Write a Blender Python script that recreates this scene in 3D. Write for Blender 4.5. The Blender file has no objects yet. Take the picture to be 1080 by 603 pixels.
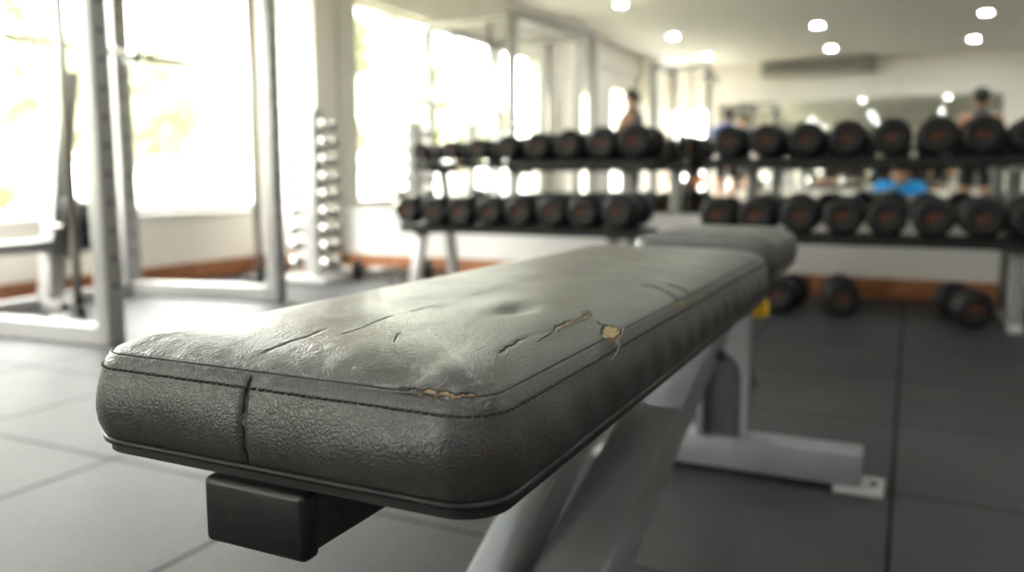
import bpy, bmesh, math, random
from mathutils import Vector, Matrix, Quaternion
rnd = random.Random(7)
C = bpy.context.scene.collection
PI = math.pi

# ------------------------------------------------------------------ materials
def mat(name, col, rough=.5, metal=0., spec=.5, bump=None, vary=0., vscale=20., coat=0.):
    m = bpy.data.materials.new(name); m.use_nodes = True
    nt = m.node_tree; N = nt.nodes; L = nt.links
    b = N['Principled BSDF']
    b.inputs['Base Color'].default_value = (*col, 1)
    b.inputs['Roughness'].default_value = rough
    b.inputs['Metallic'].default_value = metal
    b.inputs['Specular IOR Level'].default_value = spec
    b.inputs['Coat Weight'].default_value = coat
    tc = N.new('ShaderNodeTexCoord')
    if vary:
        n = N.new('ShaderNodeTexNoise'); n.inputs['Scale'].default_value = vscale; n.inputs['Detail'].default_value = 4
        L.new(tc.outputs['Object'], n.inputs['Vector'])
        r = N.new('ShaderNodeValToRGB')
        r.color_ramp.elements[0].position = .3; r.color_ramp.elements[1].position = .7
        r.color_ramp.elements[0].color = (*[c*(1-vary) for c in col], 1)
        r.color_ramp.elements[1].color = (*[min(1, c*(1+vary)) for c in col], 1)
        L.new(n.outputs['Fac'], r.inputs['Fac']); L.new(r.outputs['Color'], b.inputs['Base Color'])
    if bump:
        n = N.new('ShaderNodeTexNoise'); n.inputs['Scale'].default_value = bump[0]; n.inputs['Detail'].default_value = 3
        L.new(tc.outputs['Object'], n.inputs['Vector'])
        bp = N.new('ShaderNodeBump'); bp.inputs['Strength'].default_value = bump[1]; bp.inputs['Distance'].default_value = bump[2]
        L.new(n.outputs['Fac'], bp.inputs['Height']); L.new(bp.outputs['Normal'], b.inputs['Normal'])
    return m

def emis(name, col, s):
    m = bpy.data.materials.new(name); m.use_nodes = True
    b = m.node_tree.nodes['Principled BSDF']
    b.inputs['Base Color'].default_value = (*col, 1)
    b.inputs['Emission Color'].default_value = (*col, 1); b.inputs['Emission Strength'].default_value = s
    return m

def leather_mat():
    m = bpy.data.materials.new('worn_leather'); m.use_nodes = True
    nt = m.node_tree; N = nt.nodes; L = nt.links; b = N['Principled BSDF']
    tc = N.new('ShaderNodeTexCoord')
    def noise(scale, det=3, vec=None, dist=0.):
        n = N.new('ShaderNodeTexNoise'); n.inputs['Scale'].default_value = scale; n.inputs['Detail'].default_value = det
        n.inputs['Distortion'].default_value = dist
        L.new(vec if vec else tc.outputs['Object'], n.inputs['Vector']); return n
    def math_(op, a, c=None, d=None):
        n = N.new('ShaderNodeMath'); n.operation = op
        for i, v in enumerate((a, c, d)):
            if v is None: continue
            if isinstance(v, (int, float)): n.inputs[i].default_value = v
            else: L.new(v, n.inputs[i])
        return n.outputs[0]
    # colour: dark grey-green vinyl, faded patches
    n0 = noise(9, 3); r = N.new('ShaderNodeValToRGB')
    r.color_ramp.elements[0].position = .35; r.color_ramp.elements[1].position = .7
    r.color_ramp.elements[0].color = (.028, .027, .025, 1); r.color_ramp.elements[1].color = (.041, .0395, .0365, 1)
    L.new(n0.outputs['Fac'], r.inputs['Fac'])
    # rubbed dusty flecks
    nf = noise(260, 4, dist=.4); nf2 = noise(14, 2)
    fl = math_('MULTIPLY', math_('SMOOTH_MIN', 1.0, math_('MAXIMUM', math_('MULTIPLY', math_('SUBTRACT', nf.outputs['Fac'], .60), 9), 0), .1),
               math_('MAXIMUM', math_('MINIMUM', math_('MULTIPLY', math_('SUBTRACT', nf2.outputs['Fac'], .56), 9), 1), 0))
    mx = N.new('ShaderNodeMix'); mx.data_type = 'RGBA'
    L.new(math_('MULTIPLY', fl, .35), mx.inputs['Factor']); L.new(r.outputs['Color'], mx.inputs['A'])
    mx.inputs['B'].default_value = (.09, .088, .085, 1)
    L.new(mx.outputs['Result'], b.inputs['Base Color'])
    nr = noise(18, 4)
    mr = N.new('ShaderNodeMapRange'); mr.inputs['From Min'].default_value = .3; mr.inputs['From Max'].default_value = .7
    mr.inputs['To Min'].default_value = .30; mr.inputs['To Max'].default_value = .38
    L.new(nr.outputs['Fac'], mr.inputs['Value']); L.new(mr.outputs['Result'], b.inputs['Roughness'])
    b.inputs['Specular IOR Level'].default_value = .78
    # grain: pebbles + short creases
    mp = N.new('ShaderNodeMapping'); L.new(tc.outputs['Object'], mp.inputs['Vector'])
    mp.inputs['Scale'].default_value = (1.0, .55, 1.0); mp.inputs['Rotation'].default_value = (0, 0, .5)
    nd = noise(60, 3)
    vm = N.new('ShaderNodeVectorMath'); vm.operation = 'SCALE'; vm.inputs['Scale'].default_value = .012
    L.new(nd.outputs['Color'], vm.inputs[0])
    va = N.new('ShaderNodeVectorMath'); va.operation = 'ADD'; L.new(mp.outputs['Vector'], va.inputs[0]); L.new(vm.outputs[0], va.inputs[1])
    vo = N.new('ShaderNodeTexVoronoi'); vo.feature = 'DISTANCE_TO_EDGE'; vo.inputs['Scale'].default_value = 380
    L.new(va.outputs[0], vo.inputs['Vector'])
    peb = math_('MINIMUM', math_('MULTIPLY', vo.outputs['Distance'], 2.6), .6)
    w = noise(120, 3, va.outputs[0], .8)
    wr = math_('ABSOLUTE', math_('SUBTRACT', w.outputs['Fac'], .5))
    wr = math_('MINIMUM', math_('MULTIPLY', wr, 7), .8)
    mask = noise(24, 2); mk = math_('MAXIMUM', math_('MINIMUM', math_('MULTIPLY', math_('SUBTRACT', mask.outputs['Fac'], .40), 5), 1), .15)
    h = math_('ADD', math_('MULTIPLY', peb, .85), math_('MULTIPLY', math_('MULTIPLY', wr, mk), .50))
    big = noise(40, 3)
    h = math_('ADD', h, math_('MULTIPLY', big.outputs['Fac'], .8))
    bp = N.new('ShaderNodeBump'); bp.inputs['Strength'].default_value = .75; bp.inputs['Distance'].default_value = .00034
    L.new(h, bp.inputs['Height']); L.new(bp.outputs['Normal'], b.inputs['Normal'])
    return m

def floor_mat():
    m = bpy.data.materials.new('rubber_tiles'); m.use_nodes = True
    nt = m.node_tree; N = nt.nodes; L = nt.links; b = N['Principled BSDF']
    tc = N.new('ShaderNodeTexCoord'); sp = N.new('ShaderNodeSeparateXYZ'); L.new(tc.outputs['Object'], sp.inputs[0])
    def M(op, a, c=0.):
        n = N.new('ShaderNodeMath'); n.operation = op
        for i, v in enumerate((a, c)):
            if isinstance(v, (int, float)): n.inputs[i].default_value = v
            else: L.new(v, n.inputs[i])
        return n.outputs[0]
    def line(s, off):
        q = M('DIVIDE', M('SUBTRACT', s, off), .51)
        f = M('FRACT', M('ADD', q, 100.5))
        return M('MULTIPLY', M('ABSOLUTE', M('SUBTRACT', f, .5)), .51)      # distance to seam
    d = M('MINIMUM', line(sp.outputs['X'], .0), line(sp.outputs['Y'], 1.697))
    seam = M('MINIMUM', M('DIVIDE', d, .0052), 1.0)
    n1 = N.new('ShaderNodeTexNoise'); n1.inputs['Scale'].default_value = 150; n1.inputs['Detail'].default_value = 2
    L.new(tc.outputs['Object'], n1.inputs['Vector'])
    n2 = N.new('ShaderNodeTexNoise'); n2.inputs['Scale'].default_value = 3.0; n2.inputs['Detail'].default_value = 5
    L.new(tc.outputs['Object'], n2.inputs['Vector'])
    r = N.new('ShaderNodeValToRGB'); r.color_ramp.elements[0].position = .3; r.color_ramp.elements[1].position = .75
    r.color_ramp.elements[0].color = (.011, .011, .012, 1); r.color_ramp.elements[1].color = (.044, .043, .045, 1)
    L.new(M('ADD', M('MULTIPLY', n1.outputs['Fac'], .65), M('MULTIPLY', n2.outputs['Fac'], .35)), r.inputs['Fac'])
    mx = N.new('ShaderNodeMix'); mx.data_type = 'RGBA'; L.new(seam, mx.inputs['Factor'])
    mx.inputs['A'].default_value = (.004, .004, .004, 1); L.new(r.outputs['Color'], mx.inputs['B'])
    L.new(mx.outputs['Result'], b.inputs['Base Color'])
    b.inputs['Roughness'].default_value = .56; L.new(M('MULTIPLY', M('POWER', seam, 3.0), .20), b.inputs['Specular IOR Level'])
    bp = N.new('ShaderNodeBump'); bp.inputs['Strength'].default_value = .6; bp.inputs['Distance'].default_value = .001
    L.new(M('ADD', M('MULTIPLY', seam, 2.0), M('MULTIPLY', n1.outputs['Fac'], .8)), bp.inputs['Height'])
    L.new(bp.outputs['Normal'], b.inputs['Normal'])
    return m

def mirror_mat():
    m = bpy.data.materials.new('mirror_glass'); m.use_nodes = True
    nt = m.node_tree; N = nt.nodes; N.clear()
    o = N.new('ShaderNodeOutputMaterial'); g = N.new('ShaderNodeBsdfGlossy')
    g.inputs['Color'].default_value = (.895, .905, .885, 1); g.inputs['Roughness'].default_value = 0.0
    nt.links.new(g.outputs[0], o.inputs[0]); return m

def pane_mat():
    m = bpy.data.materials.new('window_glass'); m.use_nodes = True
    nt = m.node_tree; N = nt.nodes; N.clear()
    o = N.new('ShaderNodeOutputMaterial'); g = N.new('ShaderNodeBsdfGlossy'); t = N.new('ShaderNodeBsdfTransparent')
    g.inputs['Roughness'].default_value = 0.0; t.inputs['Color'].default_value = (.97, .99, .97, 1)
    mx = N.new('ShaderNodeMixShader'); mx.inputs[0].default_value = .04
    nt.links.new(t.outputs[0], mx.inputs[1]); nt.links.new(g.outputs[0], mx.inputs[2]); nt.links.new(mx.outputs[0], o.inputs[0])
    return m

def leaf_mat():
    m = bpy.data.materials.new('leaf'); m.use_nodes = True
    nt = m.node_tree; N = nt.nodes; N.clear()
    o = N.new('ShaderNodeOutputMaterial'); d = N.new('ShaderNodeBsdfDiffuse'); t = N.new('ShaderNodeBsdfTranslucent')
    oi = N.new('ShaderNodeTexCoord'); n = N.new('ShaderNodeTexNoise'); n.inputs['Scale'].default_value = 1.3
    nt.links.new(oi.outputs['Object'], n.inputs['Vector'])
    r = N.new('ShaderNodeValToRGB'); r.color_ramp.elements[0].position = .35; r.color_ramp.elements[1].position = .65
    r.color_ramp.elements[0].color = (.20, .22, .13, 1); r.color_ramp.elements[1].color = (.36, .36, .25, 1)
    nt.links.new(n.outputs['Fac'], r.inputs['Fac'])
    mx = N.new('ShaderNodeMixShader'); mx.inputs[0].default_value = .5
    for s in (d, t): nt.links.new(r.outputs['Color'], s.inputs['Color'])
    nt.links.new(d.outputs[0], mx.inputs[1]); nt.links.new(t.outputs[0], mx.inputs[2]); nt.links.new(mx.outputs[0], o.inputs[0])
    return m

LEATHER = leather_mat(); FLOOR = floor_mat(); MIRROR = mirror_mat(); PANE = pane_mat(); LEAF = leaf_mat()
WALLC = mat('cream_paint', (.82, .775, .71), .7, bump=(60, .15, .001), vary=.03, vscale=2)
WALLW = mat('white_paint', (.72, .70, .68), .6, bump=(60, .15, .001), vary=.05, vscale=3)
CEIL = mat('ceiling_paint', (.84, .81, .77), .8)
WOOD = mat('brown_wood_trim', (.30, .115, .045), .45, vary=.3, vscale=9)
FRAME = mat('window_frame_paint', (.62, .60, .55), .5)
DKFRAME = mat('dark_frame', (.10, .10, .095), .5)
PIPING = mat('black_piping', (.005, .005, .005), .5)
BOARD = mat('black_backing_board', (.006, .006, .006), .6, bump=(900, .5, .0006))
CAPM = mat('black_plastic', (.007, .007, .0075), .36, bump=(500, .25, .0004))
BEAMK = mat('dark_painted_steel', (.016, .016, .015), .45)
SILVER = mat('silver_painted_steel', (.21, .215, .232), .42, metal=.3, bump=(350, .25, .0004), vary=.08, vscale=12)
SILVERL = mat('light_grey_steel', (.36, .36, .36), .35, metal=.3)
SILVERD = mat('inner_grey_steel', (.085, .085, .095), .5, metal=.2)
RACKW = mat('rack_grey_paint', (.36, .35, .34), .4, metal=.25)
RACKP = mat('post_grey_paint', (.20, .20, .20), .4, metal=.3)
HOLE = mat('dark_hole', (.03, .028, .025), .6)
CHROME = mat('chrome', (.30, .29, .275), .25, metal=1.)
CHROME2 = mat('brushed_chrome', (.30, .28, .25), .32, metal=1.)
RUBBER = mat('black_rubber', (.006, .006, .0065), .5, spec=.28, bump=(300, .2, .0005))
RUBBER2 = mat('rubber_end_plate', (.008, .0065, .006), .6, spec=.25)
SHELF = mat('black_shelf_steel', (.006, .006, .006), .5, spec=.3)
ORANGE = mat('orange_print', (.16, .042, .014), .6, spec=.2)
YELLOW = mat('yellow_plastic', (.85, .52, .02), .38)
FOAM = mat('tan_foam', (.30, .205, .10), .9, bump=(700, 1., .0012), vary=.3, vscale=300)
CRACKM = mat('crack_shadow', (.006, .006, .005), .8)
THREAD = mat('frayed_thread', (.22, .21, .19), .8)
SEAMM = mat('seam_thread', (.010, .010, .009), .7)
EDGEM = mat('torn_vinyl_edge', (.11, .11, .10), .6)
SKIN = mat('skin', (.52, .29, .18), .5); HAIR = mat('black_hair', (.012, .010, .009), .5)
GREYC = mat('grey_cloth', (.12, .12, .125), .9); BLACKC = mat('black_cloth', (.015, .015, .017), .9)
BLUEC = mat('bright_blue_cloth', (.01, .28, .70), .8); NAVY = mat('navy_cloth', (.03, .08, .30), .85)
DENIM = mat('pale_denim', (.30, .42, .52), .9); ORC = mat('orange_cloth', (.75, .30, .10), .85); SHOE = mat('shoe', (.3, .3, .3), .6)
EYE = mat('eye_dark', (.02, .015, .012), .2)
ACM = mat('ac_casing', (.42, .40, .36), .5); ACD = mat('ac_grille_dark', (.20, .19, .17), .6)
LAMP = emis('downlight_glow', (.93, 1., .99), 45.)
GRASS = mat('grass', (.16, .155, .10), .9, vary=.3, vscale=2); BARK = mat('bark', (.30, .24, .17), .9)
PAVE = mat('pale_paving', (.6, .58, .52), .9)
CLOCKM = mat('clock_face_grey', (.30, .32, .35), .5)

# ------------------------------------------------------------------ mesh helpers
class MB:
    def __init__(s): s.bm = bmesh.new()
    def box(s, x0, x1, y0, y1, z0, z1, bev=0., seg=2, rot=None, org=None):
        bm = s.bm
        r = bmesh.ops.create_cube(bm, size=1.0)
        vs = r['verts']
        for v in vs:
            v.co = Vector(((x0+x1)/2+v.co.x*(x1-x0), (y0+y1)/2+v.co.y*(y1-y0), (z0+z1)/2+v.co.z*(z1-z0)))
        if bev:
            es = list({e for v in vs for e in v.link_edges})
            rr = bmesh.ops.bevel(bm, geom=es, offset=bev, segments=seg, affect='EDGES', profile=.5, clamp_overlap=True)
            vs = list({v for v in rr['verts']} | {v for v in vs if v.is_valid})
        if rot is not None:
            o = Vector(org or ((x0+x1)/2, (y0+y1)/2, (z0+z1)/2))
            for v in vs: v.co = o + rot @ (v.co - o)
        return s
    def beam(s, a, b, w, h, bev=0., side=Vector((1, 0, 0))):
        """rect tube from a to b; w = width along `side`, h = the other way"""
        a = Vector(a); b = Vector(b); d = b-a; L = d.length; d.normalize()
        side = (side - d*side.dot(d)).normalized(); up = d.cross(side).normalized()
        n0 = len(s.bm.verts)
        r = bmesh.ops.create_cube(s.bm, size=1.0); vs = r['verts']
        for v in vs: v.co = Vector((v.co.x*w, v.co.y*h, v.co.z*L))
        if bev:
            es = list({e for v in vs for e in v.link_edges})
            rr = bmesh.ops.bevel(s.bm, geom=es, offset=bev, segments=2, affect='EDGES', profile=.5)
            vs = list({v for v in rr['verts']} | {v for v in vs if v.is_valid})
        mid = (a+b)/2
        for v in vs: v.co = mid + side*v.co.x + up*v.co.y + d*v.co.z
        return s
    def tube(s, pts, r, n=10, cap=True):
        pts = [Vector(p) for p in pts]; rings = []
        rs = r if isinstance(r, (list, tuple)) else [r]*len(pts)
        prev = None
        for i, p in enumerate(pts):
            t = (pts[min(i+1, len(pts)-1)] - pts[max(i-1, 0)]).normalized()
            if prev is None:
                ref = Vector((0, 0, 1)) if abs(t.z) < .9 else Vector((1, 0, 0))
                u = t.cross(ref).normalized()
            else:
                u = (prev - t*prev.dot(t)).normalized()
            prev = u; w = t.cross(u)
            rings.append([s.bm.verts.new(p + rs[i]*(math.cos(2*PI*k/n)*u + math.sin(2*PI*k/n)*w)) for k in range(n)])
        for a, b in zip(rings, rings[1:]):
            for k in range(n):
                s.bm.faces.new((a[k], a[(k+1) % n], b[(k+1) % n], b[k]))
        if cap:
            s.bm.faces.new(rings[0][::-1]); s.bm.faces.new(rings[-1])
        return s
    def lathe(s, prof, a, axis='Y', n=32):
        """prof: [(dist along axis, radius)]; a = origin"""
        a = Vector(a); rings = []
        ax = {'X': Vector((1, 0, 0)), 'Y': Vector((0, 1, 0)), 'Z': Vector((0, 0, 1))}[axis]
        u = {'X': Vector((0, 1, 0)), 'Y': Vector((0, 0, 1)), 'Z': Vector((1, 0, 0))}[axis]; w = ax.cross(u)
        off = PI/n if n < 12 else 0
        for t, r in prof:
            rings.append([s.bm.verts.new(a + ax*t + max(r, 1e-5)*(math.cos(2*PI*k/n+off)*u + math.sin(2*PI*k/n+off)*w)) for k in range(n)])
        for p, q in zip(rings, rings[1:]):
            for k in range(n): s.bm.faces.new((p[k], p[(k+1) % n], q[(k+1) % n], q[k]))
        s.bm.faces.new(rings[0][::-1]); s.bm.faces.new(rings[-1])
        return s
    def poly(s, pts):
        s.bm.faces.new([s.bm.verts.new(Vector(p)) for p in pts]); return s
    def build(s, name, m, parent=None, smooth=False, autos=None):
        bmesh.ops.recalc_face_normals(s.bm, faces=s.bm.faces)
        me = bpy.data.meshes.new(name); s.bm.to_mesh(me); s.bm.free()
        if smooth or autos:
            for p in me.polygons: p.use_smooth = True
            if autos: me.set_sharp_from_angle(angle=math.radians(autos))
        me.materials.append(m)
        o = bpy.data.objects.new(name, me); C.objects.link(o)
        if parent is not None: o.parent = parent
        return o

def tag(o, label=None, cat=None, group=None, kind=None):
    if label: o['label'] = label
    if cat: o['category'] = cat
    if group: o['group'] = group
    if kind: o['kind'] = kind
    return o
def empty(name, loc=(0, 0, 0), rz=0.):
    o = bpy.data.objects.new(name, None); C.objects.link(o); o.location = loc; o.rotation_euler = (0, 0, rz)
    o.empty_display_size = .05; return o
def struct(o): o['kind'] = 'structure'; return o
def copy_tree(o, parent=None):
    c = o.copy(); C.objects.link(c)
    if parent is not None: c.parent = parent
    for ch in [x for x in bpy.data.objects if x.parent == o and x != c]: copy_tree(ch, c)
    return c
def copy_thing(root, kids):
    """kids: {part: [subparts]}"""
    c = root.copy(); C.objects.link(c)
    for k, subs in kids:
        d = k.copy(); C.objects.link(d); d.parent = c
        for s_ in subs:
            e = s_.copy(); C.objects.link(e); e.parent = d
    return c

# ------------------------------------------------------------------ room
XL, YM, YB, XR, ZC = -3.90, 4.60, -4.95, 3.6, 2.48
ZS = .415
struct(MB().box(XL-.2, XR+.2, YB-.2, YM+.2, -.15, 0).build('floor', FLOOR))
struct(MB().box(XL-.2, XR+.2, YB-.2, YM+.2, ZC, ZC+.15).build('ceiling', CEIL))
wl = MB(); x0, x1 = XL-.2, XL
wins = [(.36, 4.36, ZS, 1.99), (-1.56, -.86, .25, 1.78), (-3.2, -2.3, ZS, 1.95), (-4.7, -3.9, ZS, 1.95)]
ycut = [YM+.2]
for (a, b, z0, z1) in wins:
    wl.box(x0, x1, b, ycut[-1], 0, ZC); wl.box(x0, x1, a, b, 0, z0); wl.box(x0, x1, a, b, z1, ZC); ycut.append(a)
wl.box(x0, x1, YB-.2, ycut[-1], 0, ZC)
struct(wl.build('wall_left', WALLC))
struct(MB().box(XL, XR+.2, YM, YM+.2, 0, ZC).build('wall_front', WALLW))
struct(MB().box(XR, XR+.2, YB-.2, YM, 0, ZC).build('wall_right', WALLC))
bd = (-3.80, -3.08, .30, 1.78)
wb = MB().box(XL, bd[0], YB-.2, YB, 0, ZC).box(bd[1], XR, YB-.2, YB, 0, ZC).box(bd[0], bd[1], YB-.2, YB, 0, bd[2]).box(bd[0], bd[1], YB-.2, YB, bd[3], ZC)
struct(wb.build('wall_back', WALLC))
# corner and pier columns
struct(MB().box(XL, -3.50, 4.36, YM, 0, ZC, .006).build('pillar_corner', WALLC))
struct(MB().box(XL, XL+.22, -.50, -.16, 0, ZC, .006).build('pillar_left', WALLC))
struct(MB().box(XL, XL+.28, -3.85, -3.38, 0, ZC, .006).build('pillar_back', WALLC))
struct(MB().box(XL, XL+.05, YB, .36, 2.14, ZC, .004).build('trim_1', WALLC))
# baseboards
struct(MB().box(-3.50, XR, YM-.018, YM, 0, .105, .004).build('baseboard_front', WOOD))
struct(MB().box(XL, XL+.018, -.16, 4.36, 0, .105, .004).build('baseboard_left', WOOD))
struct(MB().box(XL, -3.485, 4.342, 4.36, 0, .105, .004).build('baseboard_corner', WOOD))
struct(MB().box(bd[1]+.1, XR, YB, YB+.018, 0, .105, .004).build('baseboard_back', WOOD))
struct(MB().box(XR-.018, XR, YB, YM, 0, .105, .004).build('baseboard_right', WOOD))
# windows
def window(i, y0, y1, z0, z1, mull):
    f = MB(); xa, xb = XL-.13, XL-.07; t = .035
    f.box(xa, xb, y0, y1, z0, z0+t).box(xa, xb, y0, y1, z1-t, z1).box(xa, xb, y0, y0+t, z0, z1).box(xa, xb, y1-t, y1, z0, z1)
    for m_ in mull: f.box(xa, xb, m_-.02, m_+.02, z0, z1)
    o = struct(f.build('window_%d' % i, FRAME))
    MB().box(XL-.104, XL-.098, y0+.01, y1-.01, z0+.01, z1-.01).build('pane', PANE, o)
    MB().box(XL-.2, XL+.025, y0-.02, y1+.02, z0-.03, z0, .004).build('sill', WALLW, o)
window(1, *wins[0], [1.15, 2.13, 3.2]); window(2, *wins[1], []); window(3, *wins[2], [-2.75]); window(4, *wins[3], [])
f = MB()
for a in (bd[0], bd[1]-.03): f.box(a, a+.03, YB-.14, YB-.08, bd[2], bd[3])
for a in (bd[2], bd[3]-.03): f.box(bd[0], bd[1], YB-.14, YB-.08, a, a+.03)
o = struct(f.build('window_5', FRAME)); MB().box(bd[0]+.01, bd[1]-.01, YB-.113, YB-.107, bd[2]+.01, bd[3]-.01).build('pane', PANE, o)
# mirrors
names = ['behind the dumbbell tower beside the corner pillar', 'behind the rack nearest the windows', 'behind the gap between the two racks',
         'behind the right rack with the crouching reflection', 'behind the far right end of the right rack', 'at the right end of the wall']
ed = [-3.48, -2.25, -1.12, -.08, 1.0, 2.2, 3.4]
for i in range(6):
    o = MB().box(ed[i]+.0012, ed[i+1]-.0012, YM-.006, YM-.0002, ZS, 2.46, .0008, 1).build('wall_mirror', MIRROR)
    tag(o, 'tall frameless wall mirror panel ' + names[i], 'mirror', 'mirror panels along the wall')
ed2 = [-2.98, -1.6, -.22, 1.16]
nm2 = ['next to the back window', 'in the middle behind the gym floor', 'nearest the wall clock']
for i in range(3):
    o = MB().box(ed2[i]+.0015, ed2[i+1]-.0015, YB+.0002, YB+.006, .45, 1.86, .0008, 1).build('wall_mirror', MIRROR)
    tag(o, 'back wall mirror panel ' + nm2[i], 'mirror', 'mirror panels on the back wall')
# ceiling downlights
spots = [(-2.92, .38, 'closest to the bench'), (-2.92, -1.80, 'second row by the windows'), (-2.92, -3.75, 'by the windows at the back wall'),
         (-1.13, -1.80, 'middle column second row'), (-1.13, -3.75, 'middle column near air conditioner'), (.66, -1.80, 'right column second row'),
         (.66, -3.75, 'right column near the clock'), (-1.13, .38, 'over the bench'), (.66, .38, 'right of the bench'), (2.4, -1.8, 'far right second row'),
         (2.4, -3.75, 'far right back corner'), (-1.13, 2.5, 'in front of the racks'), (.66, 2.5, 'in front of the right rack'), (2.4, 2.5, 'far right by the mirror')]
ringb = MB().lathe([(0, .075), (-.006, .072), (-.008, .062), (-.002, .060), (0, .060)], (0, 0, 0), 'Z', 28)
p_ring = None
for i, (x, y, t) in enumerate(spots):
    if i == 0:
        r0 = empty('ceiling_downlight', (x, y, ZC)); kr = ringb.build('trim_ring', WALLW, r0, autos=40)
        kl = MB().lathe([(-.0085, .055), (-.010, .03)], (0, 0, 0), 'Z', 28).build('lens', LAMP, r0); root = r0; kids = [(kr, []), (kl, [])]
    else:
        root = copy_thing(r0, kids); root.location = (x, y, ZC)
    tag(root, 'round recessed ceiling downlight ' + t, 'ceiling light', 'recessed downlights')
# air conditioner on the ceiling at the back wall
ac = empty('air_conditioner', (-1.42, YB+.16, ZC))
tag(ac, 'long pale air conditioner hanging under the ceiling at the back wall', 'air conditioner')
MB().box(-.84, .84, -.14, .14, -.235, 0, .02, 3).build('casing', ACM, ac, autos=40)
g = MB()
for k in range(7): g.box(-.74, .58, .139, .150, -.195+k*.022, -.187+k*.022)
g.box(-.78, .60, .137, .142, -.205, -.05)
g.build('air_grille', ACD, ac)
MB().box(.62, .84, .12, .155, -.235, -.02, .012, 3).build('end_cover', ACD, ac, autos=40)
# clock
ck = empty('wall_clock', (1.62, YB, 2.16)); tag(ck, 'round grey wall clock high on the back wall', 'clock')
MB().lathe([(0, .15), (.03, .15), (.036, .14), (.03, .132), (.0, .13)], (0, 0, 0), 'Y', 40).build('rim', RACKP, ck, autos=40)
MB().lathe([(.004, .131), (.022, .131)], (0, 0, 0), 'Y', 40).build('dial', CLOCKM, ck)
MB().beam((0, .026, 0), (0, .026, .075), .008, .003).build('hour_hand', HOLE, ck); MB().beam((0, .030, 0), (.10, .030, .02), .006, .003).build('minute_hand', HOLE, ck)

# ------------------------------------------------------------------ outside
struct(MB().box(-40, XL-.2, -30, 40, -.25, -.20).build('ground', GRASS))
def tree(x, y, h, rad, n, lab, low=.25):
    t = empty('leafy_tree', (x, y, -.2)); tag(t, lab, 'tree', 'trees outside the windows')
    b = MB().tube([(0, 0, 0), (.05, .03, h*.3), (-.04, .05, h*.6), (.03, 0, h*.85)], [.13, .10, .07, .03], 8)
    for k in range(5):
        a = k*1.3; b.tube([(0, 0, h*(.3+.09*k)), (math.cos(a)*rad*.5, math.sin(a)*rad*.5, h*(.45+.1*k))], [.05, .02], 6)
    b.build('trunk', BARK, t, smooth=True)
    vs = []; fs = []
    cl = []
    for k in range(26):
        while True:
            p = Vector((rnd.uniform(-1, 1), rnd.uniform(-1, 1), rnd.uniform(-1, 1)))
            if .3 < p.length < 1: break
        cl.append((Vector((p.x*rad*.8, p.y*rad*.8, h*(low+1)/2 + p.z*h*(1-low)/2*.85)), rnd.uniform(.25, .5)*rad*.6))
    for k in range(n):
        c, r_ = cl[k % 26]
        d = Vector((rnd.gauss(0, 1), rnd.gauss(0, 1), rnd.gauss(0, 1))).normalized()*r_*rnd.random()**.4
        p = c+d; s = rnd.uniform(.05, .10)
        q = Quaternion((rnd.gauss(0, 1), rnd.gauss(0, 1), rnd.gauss(0, 1), rnd.gauss(0, 1))).normalized()
        i = len(vs)
        for e in ((-1, 0, 0), (0, -.5, .1), (1.1, 0, 0), (0, .5, .1)): vs.append(p + q @ (Vector(e)*s))
        fs.append((i, i+1, i+2, i+3))
    me = bpy.data.meshes.new('crown'); me.from_pydata(vs, [], fs); me.materials.append(LEAF)
    o = bpy.data.objects.new('crown', me); C.objects.link(o); o.parent = t
tree(-9.5, 3.0, 2.9, 1.5, 4200, 'small pale green tree outside, left of the squat rack posts')
tree(-9.0, 5.6, 3.6, 1.6, 4200, 'yellow green tree outside behind the squat rack')
tree(-10.5, 8.4, 3.0, 1.7, 4200, 'bushy tree outside behind the far rack post')
tree(-8.6, 10.6, 2.4, 1.4, 3200, 'low round tree outside beyond the corner pillar')
tree(-10, .2, 3.4, 1.6, 3800, 'tree outside reflected in the mirror over the light dumbbells')
tree(-9, -2.8, 4.0, 1.7, 3800, 'tall tree outside reflected beside the column')
tree(-8.5, -6.0, 3.6, 1.7, 3400, 'tree outside the back corner of the gym')

trees = [o for o in bpy.data.objects if o.name.startswith('leafy_tree')]
kidsof = {t: [(c_, []) for c_ in bpy.data.objects if c_.parent == t] for t in trees}
for i, (x, y, sc_, lab) in enumerate(((-13.5, 2.0, 1.15, 'distant tree outside left of the squat rack'), (-13.5, 6.9, 1.2, 'distant tree outside behind the barbell'),
        (-13.0, 12.0, 1.1, 'distant tree outside beyond the far rack post'), (-11.5, 16.5, 1.2, 'distant tree outside far beyond the pillar'), (-6.6, 7.4, .5, 'short shrub like tree close outside the big window'),
        (-6.4, 4.0, .42, 'small bush like tree under the big window'), (-13.5, -2.2, 1.2, 'distant tree outside, mirrored above the middle dumbbells'), (-6.6, 1.2, .45, 'small tree close outside near the bench'))):
    t0 = trees[i % len(trees)]; c_ = copy_thing(t0, kidsof[t0]); c_.location = (x, y, -.2); c_.scale = (sc_,)*3; c_.rotation_euler = (0, 0, i*1.1+.5); c_['label'] = lab

# ------------------------------------------------------------------ the bench
XC = -.3062
bench = empty('weight_bench', (XC, .9, 0)); OB = Vector((XC, .9, 0))
tag(bench, 'adjustable workout bench with cracked grey vinyl pad and silver steel frame', 'weight bench')

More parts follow.
